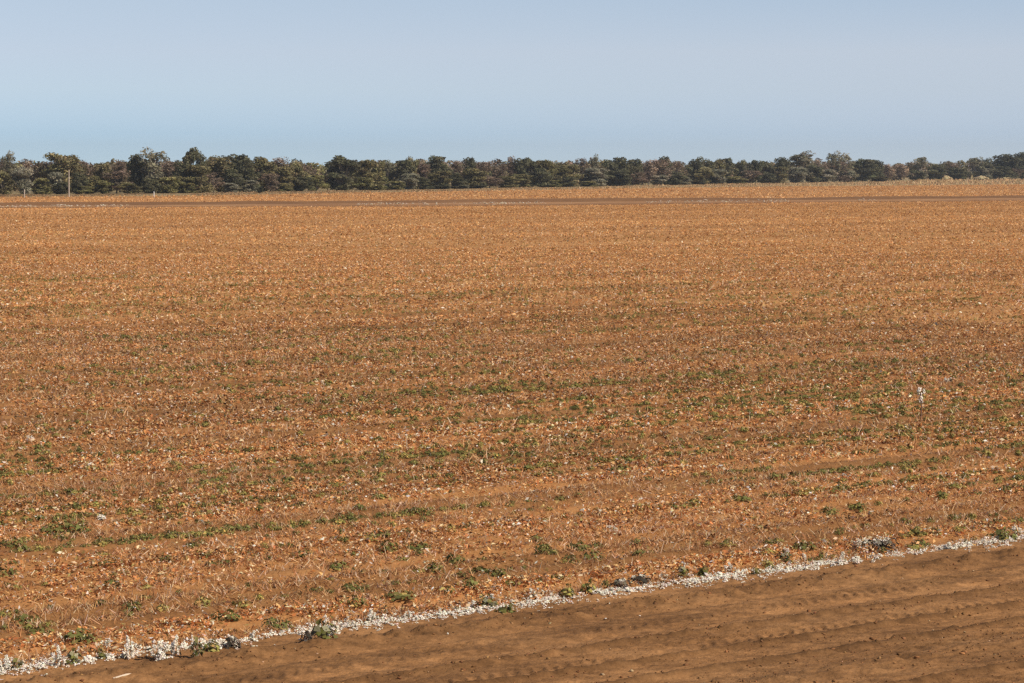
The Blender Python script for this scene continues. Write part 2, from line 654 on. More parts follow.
_g = (1 + 5 ** 0.5) / 2
ICO_V = unit(np.array([(-1, _g, 0), (1, _g, 0), (-1, -_g, 0), (1, -_g, 0), (0, -1, _g), (0, 1, _g), (0, -1, -_g), (0, 1, -_g), (_g, 0, -1), (_g, 0, 1), (-_g, 0, -1), (-_g, 0, 1)], float))
ICO_F = np.array([(0, 11, 5), (0, 5, 1), (0, 1, 7), (0, 7, 10), (0, 10, 11), (1, 5, 9), (5, 11, 4), (11, 10, 2), (10, 7, 6), (7, 1, 8), (3, 9, 4), (3, 4, 2), (3, 2, 6), (3, 6, 8), (3, 8, 9), (4, 9, 5), (2, 4, 11), (6, 2, 10), (8, 6, 7), (9, 8, 1)])


def puff(cen, rad, n, squash=0.75):
    """fluff: n small uneven lumps about each centre; vertices and triangles"""
    m = len(cen)
    c = np.repeat(cen, n, axis=0)
    r = np.repeat(np.asarray(rad).reshape(-1, 1), n, axis=0)
    c = c + rand_dirs(m * n) * r * rng.random((m * n, 1)) ** 0.5 * np.array((1, 1, 0.7)) * (0.9 if n > 1 else 0.0)
    rr = r * (0.24 + 0.32 * rng.random((m * n, 1))) * (1.0 if n < 6 else 0.62)
    v = ICO_V[None] * (0.35 + 1.2 * rng.random((m * n, 12, 1))) * rr[:, None, :] * np.array((1, 1, squash)) * (0.7 + 0.6 * rng.random((m * n, 1, 3)))
    v = v + c[:, None, :]
    f = ICO_F[None] + (np.arange(m * n) * 12)[:, None, None]
    return v.reshape(-1, 3), f.reshape(-1, 3)


def lint_cols(nf):
    return np.repeat(pick(LINT, nf // 20, 0.06), 20, axis=0)


# lint windrow along the field edge
n = 6200
s = -2 + rng.random(n) * 30
t = 0.13 + rng.normal(size=n) * 0.15
px, py = project(*xy(s, t))
amount = np.clip((fbm(s * 1.5, t * 2.0 + 4.0, 141, 4) - 0.36) * 4.5, 0.03, 1.0)
amount *= np.interp(px, [-50, 0, 200, 330, 420, 520, 700, 800, 870, 900, 1024, 1080], [1, 1, .8, .5, .5, .7, .85, .75, .55, .35, .45, .4])
k = rng.random(n) < amount
s, t = s[k], t[k]
x, y = xy(s, t)
z = np.where(t > 0, field_z(s, t), road_z(s, np.minimum(t, 0))) + 0.01 + rng.random(len(s)) ** 2 * 0.05 * np.clip(1 - np.abs(t - 0.1) * 4, 0, 1)
rad = 0.034 * np.minimum(rng.lognormal(0, 0.35, len(s)), 1.7)
W1 = puff(np.stack([x, y, z], 1), rad, 15, 0.7)
# thin flat mats of lint trodden into the soil beside it
n = 9000
sf_ = -2 + rng.random(n) * 30
tf_ = 0.12 + rng.normal(size=n) * 0.17
kf = rng.random(n) < np.clip((fbm(sf_ * 1.1, tf_ * 3.0, 145, 3) - 0.40) * 6, 0, 1)
sf_, tf_ = sf_[kf], tf_[kf]
xf_, yf_ = xy(sf_, tf_)
zf_ = np.where(tf_ > 0, field_z(sf_, tf_), road_z(sf_, np.minimum(tf_, 0))) + 0.006
W0 = puff(np.stack([xf_, yf_, zf_], 1), 0.040 * np.minimum(rng.lognormal(0, 0.35, len(sf_)), 1.7), 7, 0.35)
# loose tufts blown into the field and the road
x2, y2 = sample_area(29, 110, 0.9)
s2, t2 = st(x2, y2)
k = (t2 > 0.1) & (rng.random(len(x2)) < np.clip(0.9 * np.exp(-t2 / 5.0) + 0.16, 0, 1) * np.clip((fbm(s2 * .5, t2 * .8, 151, 2) - .35) * 5, 0, 1))
x2, y2, s2, t2 = x2[k], y2[k], s2[k], t2[k]
W2 = puff(np.stack([x2, y2, field_z(s2, t2) + 0.05 + 0.07 * rng.random(len(x2))], 1), 0.022 * np.minimum(rng.lognormal(0, 0.4, len(x2)), 1.8), 2)
road_bits = [(605, 618), (551, 653), (609, 608), (448, 636), (257, 655), (640, 614)]
bx = np.array([ground(*p, 0.08) for p in road_bits])
bs, bt = st(bx[:, 0], bx[:, 1])
W3 = puff(np.stack([bx[:, 0], bx[:, 1], road_z(bs, bt) + 0.012], 1), np.full(len(bx), 0.022), 3)
# patches near the far bank
VV, VF = join([W0, W1, W2, W3])
o = mesh_obj("cotton_lint", VV, VF, m_lint, cols=lint_cols(len(VF)), smooth=True)
tag(o, "white cotton lint fallen in a line along the field edge", "cotton lint", kind='stuff')

# ------------------------------------------------------------------ small green plants


def tuft_geo(n_leaf, rad, hgt, leaf, pal):
    az = rng.random(n_leaf) * 2 * PI
    r = rad * rng.random(n_leaf) ** 0.6
    z = hgt * (0.15 + 0.85 * rng.random(n_leaf)) * (1 - 0.45 * (r / rad))
    c = np.stack([r * np.cos(az), r * np.sin(az), z], 1)
    out = unit(np.stack([np.cos(az), np.sin(az), 0.5 + rng.random(n_leaf)], 1))
    a = unit(np.cross(out, rand_dirs(n_leaf)))
    b = unit(np.cross(out, a))
    L = leaf * rng.lognormal(0, 0.3, n_leaf)
    v = flakes(c, a, b, L, L * 0.75, rng.normal(size=n_leaf) * 0.3)
    return v, pick(pal, n_leaf, 0.15)


def twig_geo(n, rad, hgt, rr, lean=1.0):
    parts = []
    for k in range(n):
        a = random.random() * 2 * PI
        r = rad * random.random() * lean
        h = hgt * random.uniform(0.6, 1.0)
        p1 = (r * 0.35 * math.cos(a), r * 0.35 * math.sin(a), h * 0.5)
        p2 = (r * math.cos(a), r * math.sin(a), h)
        parts.append(tube([(0.012 * math.cos(a), 0.012 * math.sin(a), -0.03), p1, p2], [rr, rr * 0.8, rr * 0.4], 4))
    return join(parts)


def proto_mesh(name, v, f, mat, c):
    o = mesh_obj(name, v, f, mat, cols=c, link=False, smooth=name == 'lint')
    return o.data


def const_cols(n, pal, jit=0.1):
    return pick(pal, n, jit)


YG = [((0.20, 0.18, 0.065), 4), ((0.27, 0.23, 0.09), 3), ((0.13, 0.125, 0.045), 2), ((0.40, 0.27, 0.11), 1.4)]
YG = [((c[0] * 1.62, c[1] * 1.52, c[2] * 1.2), w) for c, w in YG]
DG = [((0.105, 0.105, 0.04), 4), ((0.14, 0.14, 0.052), 3), ((0.06, 0.062, 0.026), 3), ((0.24, 0.18, 0.075), 0.8)]
DG = [((c[0] * 1.62, c[1] * 1.52, c[2] * 1.2), w) for c, w in DG]
reg = []
for i in range(6):
    pal = DG if i < 3 else YG
    v, c = tuft_geo(80, 0.16 if i % 3 else 0.12, 0.13 if i % 3 else 0.19, 0.023, pal)
    tv, tf = twig_geo(5, 0.10, 0.17, 0.005)
    reg.append((v, c, tv, tf))
reg_me = [(proto_mesh("foliage", v, quads(len(c)), m_leaf, c), proto_mesh("stem", tv, tf, m_twig, const_cols(len(tf), STEM))) for v, c, tv, tf in reg]


def blob(px, py, cx, cy, sx, sy):
    return np.exp(-((px - cx) / sx) ** 2 - ((py - cy) / sy) ** 2)


def green_amount(px, py):
    g = 0.22 + 0 * px
    g += 2.2 * blob(px, py, 110, 515, 200, 30) + 0.65 * blob(px, py, 560, 475, 190, 30) + 1.0 * blob(px, py, 900, 432, 170, 34)
    g += 0.5 * blob(px, py, 880, 390, 240, 16) + 0.35 * blob(px, py, 300, 470, 300, 20) + 0.5 * blob(px, py, 820, 480, 160, 20)
    g += 0.3 * blob(px, py, 450, 410, 200, 25) + 0.22 * blob(px, py, 80, 283, 260, 8) + 0.18 * blob(px, py, 200, 330, 300, 14) + 0.25 * blob(px, py, 980, 500, 120, 40)
    g += 0.15 * blob(px, py, 560, 300, 300, 12)
    g *= np.interp(py, [200, 250, 300, 420, 600], [0.0, 0.06, 0.6, 1.25, 0.8])
    return g


gx, gy = sample_area(29, 230, 17.0, 1.1)
gs, gt = st(gx, gy)
gt = np.round(gt - 0.45) + 0.45 + rng.normal(size=len(gt)) * 0.09
gx, gy = xy(gs, gt)
gpx, gpy = project(gx, gy)
keep = (rng.random(len(gx)) < green_amount(gpx, gpy) * np.clip((0.6 * fbm(gs * 0.11, np.floor(gt) * 7.7, 171, 3) + 0.4 * fbm(gs * 0.12, gt * 0.2, 173, 3) - 0.42) * 9, 0.02, 1.5) * (0.15 + 1.3 * hash2(np.floor(gt), np.floor(gt) * 0, 175))) & (gt > 0.35) & (gy > 25)
gx, gy, gs, gt, gpx, gpy = [q[keep] for q in (gx, gy, gs, gt, gpx, gpy)]
gsc = 0.52 * np.minimum(rng.lognormal(0, 0.33, len(gx)), 1.8)
# tufts that stand out in the photograph (base px, base py, scale, dark)
named = [(67, 531, 1.5), (50, 533, 1.2), (82, 530, 1.1), (76, 525, 1.2), (60, 524, 1.1), (12, 545, 1.4), (20, 552, 1.0), (113, 588, 1.1), (400, 600, 1.3), (417, 548, 1.2), (388, 551, 1.2),
         (455, 563, 1.2), (480, 572, 1.0), (352, 587, 1.1), (78, 641, 1.3), (88, 640, 1.0), (40, 632, 1.1), (27, 622, 1.2), (132, 608, 1.2), (5, 576, 1.1),
         (272, 628, 1.1), (280, 629, 1.0), (470, 590, 1.3), (592, 556, 1.1), (578, 550, 1.1), (543, 551, 1.1), (570, 560, 1.0), (803, 550, 1.3), (830, 513, 1.1), (621, 470, 1.2), (628, 463, 1.3), (615, 471, 1.0),
         (505, 612, 1.0), (860, 510, 1.0), (1003, 538, 1.5), (225, 620, 1.1), (338, 568, 1.0), (355, 607, 1.1), (434, 571, 1.0)]
nx = np.array([ground(a, b, 0.08) for a, b, _ in named])
nsx = np.array([c for _, _, c in named])
gx = np.concatenate([nx[:, 0], gx])
gy = np.concatenate([nx[:, 1], gy])
gsc = np.concatenate([nsx, gsc])
vis = (np.abs(project(gx, gy)[0] - 512) < 500) & (project(gx, gy)[1] < 665)
size = np.where(vis, gsc / gy, 0)
size[:len(named)] += 1
order = np.argsort(-size)
gs, gt = st(gx, gy)
gz = field_z(gs, gt)
GLAB = [("compact dark green cotton regrowth tuft low among the red stubble", "dark green regrowth tufts in the stubble"),
        ("loose yellow-green cotton regrowth tuft low among the red stubble", "yellow-green regrowth tufts in the stubble")]
special = {0: "largest dark green tuft in the dense green patch among stubble at left"}
for j, i in enumerate(order[:300]):
    k = j % 3 if random.random() < 0.62 or i < len(named) else 3 + j % 3
    r = empty("cotton_seedling", (gx[i], gy[i], gz[i] - 0.01))
    r.rotation_euler = (0, 0, random.random() * 6.28)
    q = gsc[i]
    r.scale = (q * random.uniform(0.9, 1.3), q * random.uniform(0.9, 1.3), q * random.uniform(0.8, 1.1))
    for nm, me in zip(("foliage", "stem"), reg_me[k]):
        ob = bpy.data.objects.new(nm, me)
        COL.objects.link(ob)
        ob.parent = r
    tag(r, GLAB[k // 3][0], "plant", GLAB[k // 3][1])
rest = order[300:]
Vl, Cl = [], []
for i in rest:
    v, c, _, _ = reg[random.randrange(6)]
    a = random.random() * 6.28
    ca, sa = math.cos(a), math.sin(a)
    q = gsc[i]
    sub = slice(None) if gy[i] < 90 else slice(0, 30)
    vv = v.reshape(-1, 4, 3)[sub].reshape(-1, 3) * q * (1 if gy[i] < 90 else 1.2)
    w = np.stack([vv[:, 0] * ca - vv[:, 1] * sa + gx[i], vv[:, 0] * sa + vv[:, 1] * ca + gy[i], vv[:, 2] + gz[i]], 1)
    Vl.append(w)
    Cl.append(c[sub])
C = np.concatenate(Cl)
o = mesh_obj("regrowth", np.concatenate(Vl), quads(len(C)), m_leaf, cols=C)
tag(o, "scattered green cotton regrowth far out across the stubble", "regrowth", kind='stuff')

# ------------------------------------------------------------------ cotton plants on the field edge
GREY = [((0.16, 0.14, 0.11), 3), ((0.25, 0.22, 0.18), 3), ((0.09, 0.075, 0.06), 3), ((0.36, 0.32, 0.27), 1.5), ((0.12, 0.13, 0.06), 1)]
PURP = [((0.11, 0.075, 0.065), 3), ((0.19, 0.14, 0.12), 3), ((0.06, 0.045, 0.04), 2), ((0.3, 0.25, 0.22), 1)]


def plant_protos(pal, n_leaf, rad, hgt, n_lint, lint_r, lint_low, n_twig):
    ms = []
    v, c = tuft_geo(n_leaf, rad, hgt * 0.9, 0.028, pal) if n_leaf else (None, None)
    tv, tf = twig_geo(n_twig, rad * 0.9, hgt, 0.0055)
    ms.append(("stem", proto_mesh("stem", tv, tf, m_twig, const_cols(len(tf), STEM))))
    if n_leaf:
        ms.append(("foliage", proto_mesh("foliage", v, quads(len(c)), m_leaf, c)))
    if n_lint:
        n_up = max(1, n_lint // 6)                       # lint hangs in upright strings on the stalks
        ua = rng.random(n_up) * 6.28
        ur = rad * rng.random(n_up) ** 0.6
        uh = hgt * (0.6 + 0.5 * rng.random(n_up)) * (1.1 - 0.45 * ur / max(rad, 1e-6))
        w_ = rng.integers(0, n_up, n_lint * 2)
        q_ = rng.random(n_lint * 2)
        zz = uh[w_] * (lint_low + (1.0 - lint_low) * q_)
        r = ur[w_] * (0.75 + 0.35 * q_)
        jx = rng.normal(size=(2, n_lint * 2)) * 0.007
        pv, pf = puff(np.stack([r * np.cos(ua[w_]) + jx[0], r * np.sin(ua[w_]) + jx[1], zz], 1), lint_r * (0.8 + 0.4 * rng.random(n_lint * 2)), 7, 1.5)
        ms.append(("lint", proto_mesh("lint", pv, pf, m_lint, lint_cols(len(pf)))))
    return ms


GREY = [((r * 0.95, g * 0.98, b * 0.72), w) for (r, g, b), w in GREY]
PURP = [((r * 0.95, g * 1.0, b * 0.85), w) for (r, g, b), w in PURP]
EP = {
    'green': plant_protos(DG, 70, 0.11, 0.22, 3, 0.014, 0.1, 6),
    'lush': plant_protos(GREEN, 90, 0.12, 0.24, 2, 0.013, 0.1, 6),
    'grey': plant_protos(GREY + DG, 70, 0.12, 0.24, 14, 0.018, 0.1, 8),
    'purple': plant_protos(PURP, 80, 0.14, 0.21, 26, 0.017, 0.65, 8),
    'white': plant_protos(GREY, 16, 0.10, 0.24, 34, 0.024, 0.05, 7),
    'cone': plant_protos(GREY, 10, 0.12, 0.24, 60, 0.026, 0.0, 6),
    'stick': plant_protos(None, 0, 0.028, 0.24, 20, 0.017, 0.15, 3),
}
# px, base py, height px, width px, kind, label
edge = [
    (4, 672, 18, 22, 'white', "white lint covered cotton stalk clump at the bottom left corner of field edge"),
    (18, 670, 15, 18, 'grey', "grey leafed cotton stub beside the corner clump on the white edge line"),
    (58, 669, 20, 16, 'white', "upright lint hung stalk left of the paired grey stubs on white edge"),
    (72, 666, 17, 18, 'grey', "grey bushy stub joined to a lint hung stalk on white edge line"),
    (102, 660, 20, 16, 'green', "dark grey-green stub with a long dark shadow at foot of thin white stick"),
    (109, 650, 17, 5, 'stick', "thin upright white stick just behind the field edge at bottom left"),
    (130, 661, 22, 16, 'white', "narrow white lint spire left of the broad white cone"),
    (157, 662, 22, 30, 'cone', "broad white lint cone, the widest white heap on the edge line"),
    (175, 658, 20, 16, 'white', "lint hung stub with dark right side just right of white cone"),
    (198, 660, 22, 16, 'grey', "dark grey stub leaning over the edge line right of the white cone"),
    (212, 652, 12, 20, 'lush', "low green leafy stub inside white lint at bottom left"),
    (232, 649, 14, 18, 'purple', "dark compact stub alone at right end of bottom left lint row"),
    (254, 642, 9, 14, 'white', "small lint tuft between bottom left lint row and the large grey plant"),
    (308, 645, 16, 16, 'purple', "dark left half of the large grey cotton plant overhanging road edge"),
    (325, 643, 24, 30, 'grey', "largest grey cotton plant with white bolls overhanging the road edge"),
    (334, 640, 22, 8, 'stick', "white lint stick rising from the right side of largest grey plant"),
    (355, 630, 8, 12, 'white', "small white tuft right of the largest grey plant"),
    (370, 622, 12, 18, 'white', "white lint stub halfway between largest grey plant and white spike"),
    (409, 619, 13, 8, 'cone', "small white lint spike standing alone on edge at left of centre"),
    (440, 614, 7, 12, 'white', "tiny lint tuft right of the white spike on the edge line"),
    (472, 609, 9, 14, 'white', "low white tuft left of the grey and white clump"),
    (487, 607, 15, 24, 'grey', "grey and white clump on the edge left of centre, behind it a green tuft"),
    (510, 613, 12, 9, 'green', "small dark stub leaning on road side of the lint near centre"),
    (533, 600, 10, 14, 'white', "white stub left of the twin green plants on edge"),
    (567, 597, 13, 18, 'lush', "left one of the twin green plants on the white edge line"),
    (588, 593, 14, 18, 'lush', "right one of the twin green plants on the white edge line"),
    (606, 588, 10, 12, 'green', "little dark green stub right of the twin green plants"),
    (620, 589, 13, 20, 'purple', "dark purplish plant right of the twin green plants"),
    (640, 584, 11, 24, 'purple', "wide greyish-purple low plant behind the thick lint near centre"),
    (663, 580, 8, 12, 'white', "small lint stub between the purplish plant and the grey white plant"),
    (681, 579, 13, 18, 'grey', "grey white plant left of a round green plant on edge right of centre"),
    (703, 577, 13, 16, 'green', "round green plant in the straight lint stretch right of centre"),
    (730, 572, 8, 14, 'white', "low lint stub in middle of the straight lint stretch"),
    (756, 574, 11, 13, 'green', "dark green stub on road side at right end of straight lint stretch"),
    (785, 563, 13, 20, 'grey', "grey-green plant with pale top left of the round green stub"),
    (804, 561, 8, 12, 'white', "small white tuft between grey-green plant and a green stub"),
    (822, 560, 11, 14, 'green', "dark green stub left of the stalky white stub"),
    (845, 564, 14, 16, 'white', "stalky white stub with dark gaps left of dark purplish clump"),
    (862, 549, 17, 14, 'stick', "white stalks left of the dark purplish clump at right"),
    (875, 553, 15, 20, 'purple', "left half of the widest dark purplish clump with white tips at right"),
    (888, 552, 16, 22, 'purple', "right half of the widest dark purplish clump with white tips at right"),
    (881, 551, 21, 10, 'stick', "white spikes standing out of the top of dark purplish clump"),
    (919, 548, 12, 20, 'green', "low green plant right of the dark purplish clump"),
    (950, 550, 9, 20, 'white', "flat white lint stub near the right end of edge line"),
    (985, 546, 8, 16, 'white', "last low lint stub on the edge line before the right frame side"),
    (1003, 541, 11, 14, 'green', "green stub beside the tall white stalk at right frame side"),
    (1019, 537, 16, 7, 'stick', "tall white lint stalk at the right frame side"),
    # lint stalks out in the field
    (103, 519, 7, 7, 'stick', "white lint stub right of the dense green patch among stubble"),
    (612, 531, 10, 7, 'stick', "pale pair of stalks in the stubble just above the twin green plants"),
    (30, 441, 8, 7, 'cone', "single bright white lint tuft far out in stubble at left"),
    (991, 431, 8, 5, 'stick', "short white stub beside dark green row at far right of field"),
    (949, 382, 5, 12, 'cone', "white lint patch beyond the tall bare stalk at right"),
]
for (bx_, by_, hp, wp, kd, lab) in edge:
    x, y = ground(bx_, by_, 0.07)
    s, t = st(np.array([x]), np.array([y]))
    z = float(field_z(s, t)[0]) if t[0] > 0 else float(road_z(s, t)[0])
    pm = math.hypot(x, y) / F
    r = empty("cotton_plant", (x, y, z - 0.005))
    r.rotation_euler = (0, 0, random.random() * 6.28)
    r.rotation_euler.x, r.rotation_euler.y = 0.22 * math.sin(bx_ * 1.3), 0.22 * math.cos(bx_ * 0.7)
    wsc = max(0.35, wp * pm / 0.27)
    if kd in ('white', 'cone', 'stick'):
        hp *= 0.85
    if kd == 'stick':
        wsc = max(0.8, wp * pm / 0.05)
    r.scale = (wsc, wsc, hp * pm / 0.205)
    for nm, me in EP[kd]:
        ob = bpy.data.objects.new(nm, me)
        COL.objects.link(ob)
        ob.parent = r
    tag(r, lab, "cotton plant", "cotton plants left standing on and behind the field edge")

# tall bare stalk with lint at the top
x, y = ground(921, 417, 0.08)
r = empty("cotton_stalk", (x, y, 0.06))
pm = y / F
hh = 30 * pm
tv, tf = join([tube([(0, 0, -0.03), (0.01, 0, hh * 0.35), (-0.015, 0.01, hh * 0.75), (-0.045, 0.02, hh)], [0.017, 0.015, 0.012, 0.006], 5),
               tube([(0, 0, hh * 0.42), (0.05, -0.01, hh * 0.66), (0.055, 0, hh * 0.92)], [0.007, 0.006, 0.003], 5),
               tube([(0.005, 0, hh * 0.3), (-0.07, 0.02, hh * 0.42)], [0.006, 0.003], 4)])
mesh_obj("stem", tv, tf, m_twig, cols=const_cols(len(tf), [((0.16, 0.10, 0.07), 1)]), parent=r)
cen = [(-0.04, 0.02, hh * 0.97), (-0.05, 0.02, hh * 0.88), (-0.035, 0.01, hh * 0.8), (-0.02, 0.01, hh * 0.7), (-0.005, 0.01, hh * 0.6), (0.01, 0, hh * 0.53)]
pv, pf = puff(np.array(cen), np.full(len(cen), 0.060), 9, 2.0)
mesh_obj("lint", pv, pf, m_lint, cols=lint_cols(len(pf)), parent=r, smooth=True)
cen = [(0.055, 0, hh * 0.92), (0.055, 0, hh * 0.84)]
pv, pf = puff(np.array(cen), np.full(len(cen), 0.042), 9, 2.0)
mesh_obj("lint", pv, pf, m_lint, cols=lint_cols(len(pf)), parent=r, smooth=True)
tag(r, "tall thin dark stalk with white lint at its top standing above stubble", "cotton stalk")

# pale stick lying on the road
a = np.array(ground(113, 679, 0.1))
b = np.array(ground(138, 674, 0.1))
mid = (a + b) / 2
sv, sf = tube([(*a, 0.105), (*(mid + (0.0, 0.02)), 0.115), (*b, 0.108)], [0.012, 0.015, 0.008], 6)
sv = sv - np.array((*mid, 0.1))
r = mesh_obj("stick", sv, sf, m_twig, cols=const_cols(len(sf), [((0.62, 0.48, 0.36), 1)]))
r.location = (*mid, 0.1)
tag(r, "pale stick lying on the dirt road below the white lint", "stick")

# clods and crumbs lying loose on the road
n = 26000
cs = -2.5 + rng.random(n) * 24
ct = -9.3 * rng.random(n)
rough = sum(gauss(ct, c, w) for c, w in ((-0.95, 0.35), (-3.0, 0.25), (-4.05, 0.2), (-4.9, 0.25), (-5.9, 0.5), (-6.9, 0.3), (-7.8, 0.4), (-9, 0.3)))
kc = rng.random(n) < (0.10 + 0.8 * np.clip(rough, 0, 1)) * np.clip((fbm(cs * 1.2, ct * 2.5, 331, 3) - 0.35) * 5, 0.05, 1)
cs, ct = cs[kc], ct[kc]
cx, cy = xy(cs, ct)
pv, pf = puff(np.stack([cx, cy, road_z(cs, ct) + 0.004], 1), 0.024 * np.minimum(rng.lognormal(0, 0.5, len(cs)), 2.6), 1, 0.7)
cc = np.repeat(pick([((0.22, 0.10, 0.04), 4), ((0.19, 0.088, 0.034), 2), ((0.33, 0.16, 0.065), 3), ((0.5, 0.33, 0.19), 0.3)], len(cs), 0.15), 20, axis=0)
o = mesh_obj("clods", pv, pf, m_twig, cols=cc)
tag(o, "loose brown soil crumbs scattered over the dirt road", "clods", kind='stuff')

# ------------------------------------------------------------------ tail bank and track far out in the field
bank = np.array([ground(*p) for p in dense([(x, interp(FAR_PX, x)) for x in range(-260, 1201, 20)], 12)])
lip = np.array([ground(*p) for p in dense([(x, interp(NEAR_PX, x)) for x in range(-260, 1201, 20)], 12)])


def bank_mesh(name, pts, off, width, hgt, mat, seed):
    d = np.gradient(pts, axis=0)
    d = d / np.linalg.norm(d, axis=1, keepdims=True)
    nn = np.stack([-d[:, 1], d[:, 0]], 1)
    prof = [(-1, 0.0), (-0.55, 0.55), (-0.2, 0.95), (0.15, 1.0), (0.55, 0.6), (1, 0.0)]
    Vs = []
    for i, p in enumerate(pts):
        hn = 0.6 + 0.8 * float(fbm(np.array([i * 0.21]), np.array([1.0]), seed, 3)[0])
        wv = 1 + 0.25 * math.sin(i * 1.7)
        for (u, h) in prof:
            q = p + nn[i] * (off + u * width / 2 * wv)
            Vs.append((q[0], q[1], 0.008 + h * hgt * hn))
    k = len(prof)
    Fs = [(i * k + j, (i + 1) * k + j, (i + 1) * k + j + 1, i * k + j + 1) for i in range(len(pts) - 1) for j in range(k - 1)]
    return mesh_obj(name, Vs, Fs, mat)


m_bank = noise_mat("bank_soil", [(0.3, (0.15, 0.072, 0.03)), (0.6, (0.23, 0.115, 0.05)), (0.8, (0.33, 0.175, 0.08))], [(0.05, 0.6), (0.6, 0.4)])
m_track = noise_mat("track_soil", [(0.35, (0.22, 0.105, 0.043)), (0.5, (0.34, 0.17, 0.072)), (0.65, (0.50, 0.28, 0.125))], [(0.03, 0.6), (0.4, 0.4)])


def off_line(pts, off):
    d = np.gradient(pts, axis=0)
    d = d / np.linalg.norm(d, axis=1, keepdims=True)
    return [tuple(p) for p in pts + np.stack([-d[:, 1], d[:, 0]], 1) * off]


strip("track", [tuple(p) for p in lip], [tuple(p) for p in bank], 0.012, m_track)
tag(bank_mesh("bank", bank, 0, 9, 0.42, m_bank, 201), kind='structure')
tag(bank_mesh("bank", lip, 0, 3, 0.16, m_bank, 211), kind='structure')
# lint on the track
n = 1500
i = rng.random(n) * (len(bank) - 1.01)
i0 = i.astype(int)
fr = (i - i0)[:, None]
w_ = 0.35 + 0.16 * rng.normal(size=(n, 1))
q = (bank[i0] * (1 - fr) + bank[i0 + 1] * fr) * (1 - w_) + (lip[i0] * (1 - fr) + lip[i0 + 1] * fr) * w_
k = fbm(i * 0.21, i * 0.0, 221, 3) > 0.52
q = q[k]
pv, pf = puff(np.stack([q[:, 0], q[:, 1], np.full(len(q), 0.05)], 1), 0.26 * rng.lognormal(0, 0.3, len(q)), 3, 0.25)
o = mesh_obj("cotton_lint", pv, pf, m_lint, cols=lint_cols(len(pf)) * np.array((0.75, 0.68, 0.6)))
tag(o, "pale lint litter lying in streaks on the far track", "cotton lint", kind='stuff')

# ------------------------------------------------------------------ dry grass verge under the trees
n = 42000
f = rng.random(n)
L = len(tree_line)
fi = f * (L - 1.001)
i0 = fi.astype(int)
fr = (fi - i0)[:, None]
TL, VL = np.array(tree_line), np.array(verge_line)
ta = TL[i0] * (1 - fr) + TL[i0 + 1] * fr
va = VL[i0] * (1 - fr) + VL[i0 + 1] * fr
w = rng.random((n, 1)) ** 0.8
P = va * (1 - w) + ta * w
gpx = project(P[:, 0], P[:, 1])[0]
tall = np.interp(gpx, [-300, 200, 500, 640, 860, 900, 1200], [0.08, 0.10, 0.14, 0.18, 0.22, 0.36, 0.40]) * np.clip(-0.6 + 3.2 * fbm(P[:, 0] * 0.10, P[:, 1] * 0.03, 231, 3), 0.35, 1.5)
a = rand_dirs(n, 1.0)
a[:, 2] = np.abs(a[:, 2]) + 1.0
a = unit(a)
b = unit(np.cross(a, rand_dirs(n)))
hl = tall * rng.lognormal(0, 0.25, n) * 0.62
v = rects(np.stack([P[:, 0], P[:, 1], hl * 0.9 * a[:, 2]], 1), a, b, hl, 0.07 + 0.22 * hl)
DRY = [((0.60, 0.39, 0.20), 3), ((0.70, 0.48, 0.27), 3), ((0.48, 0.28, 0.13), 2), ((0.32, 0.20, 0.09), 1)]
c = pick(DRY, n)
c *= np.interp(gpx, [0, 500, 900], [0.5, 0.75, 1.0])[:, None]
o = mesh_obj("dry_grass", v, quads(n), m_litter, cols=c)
tag(o, "dry straw grass along the foot of the tree line", "grass", kind='stuff')

# ------------------------------------------------------------------ trees
m_crown = attr_mat("tree_leaves", trans=0.2, rnd=0.16)
m_bark = noise_mat("bark", [(0.3, (0.12, 0.095, 0.075)), (0.7, (0.30, 0.25, 0.2))], [(2.0, 1.0)])
m_pale_bark = noise_mat("pale_bark", [(0.3, (0.28, 0.22, 0.18)), (0.7, (0.52, 0.45, 0.38))], [(2.0, 1.0)])

PALS = {
    'gum': [((0.15, 0.14, 0.085), 3), ((0.21, 0.195, 0.13), 3), ((0.10, 0.095, 0.06), 2), ((0.28, 0.25, 0.18), 1)],
    'dark': [((0.085, 0.085, 0.045), 3), ((0.115, 0.112, 0.06), 3), ((0.06, 0.058, 0.036), 2), ((0.16, 0.15, 0.085), 1)],
    'olive': [((0.14, 0.125, 0.055), 3), ((0.19, 0.165, 0.075), 3), ((0.09, 0.08, 0.04), 2), ((0.24, 0.20, 0.105), 1)],
    'dry': [((0.16, 0.115, 0.08), 3), ((0.22, 0.165, 0.12), 3), ((0.11, 0.08, 0.06), 2), ((0.27, 0.21, 0.155), 1)],
    'grey': [((0.19, 0.18, 0.125), 3), ((0.25, 0.235, 0.17), 3), ((0.125, 0.12, 0.085), 2)],
    'bush': [((0.165, 0.155, 0.062), 3), ((0.22, 0.20, 0.085), 3), ((0.11, 0.10, 0.045), 2)],
}


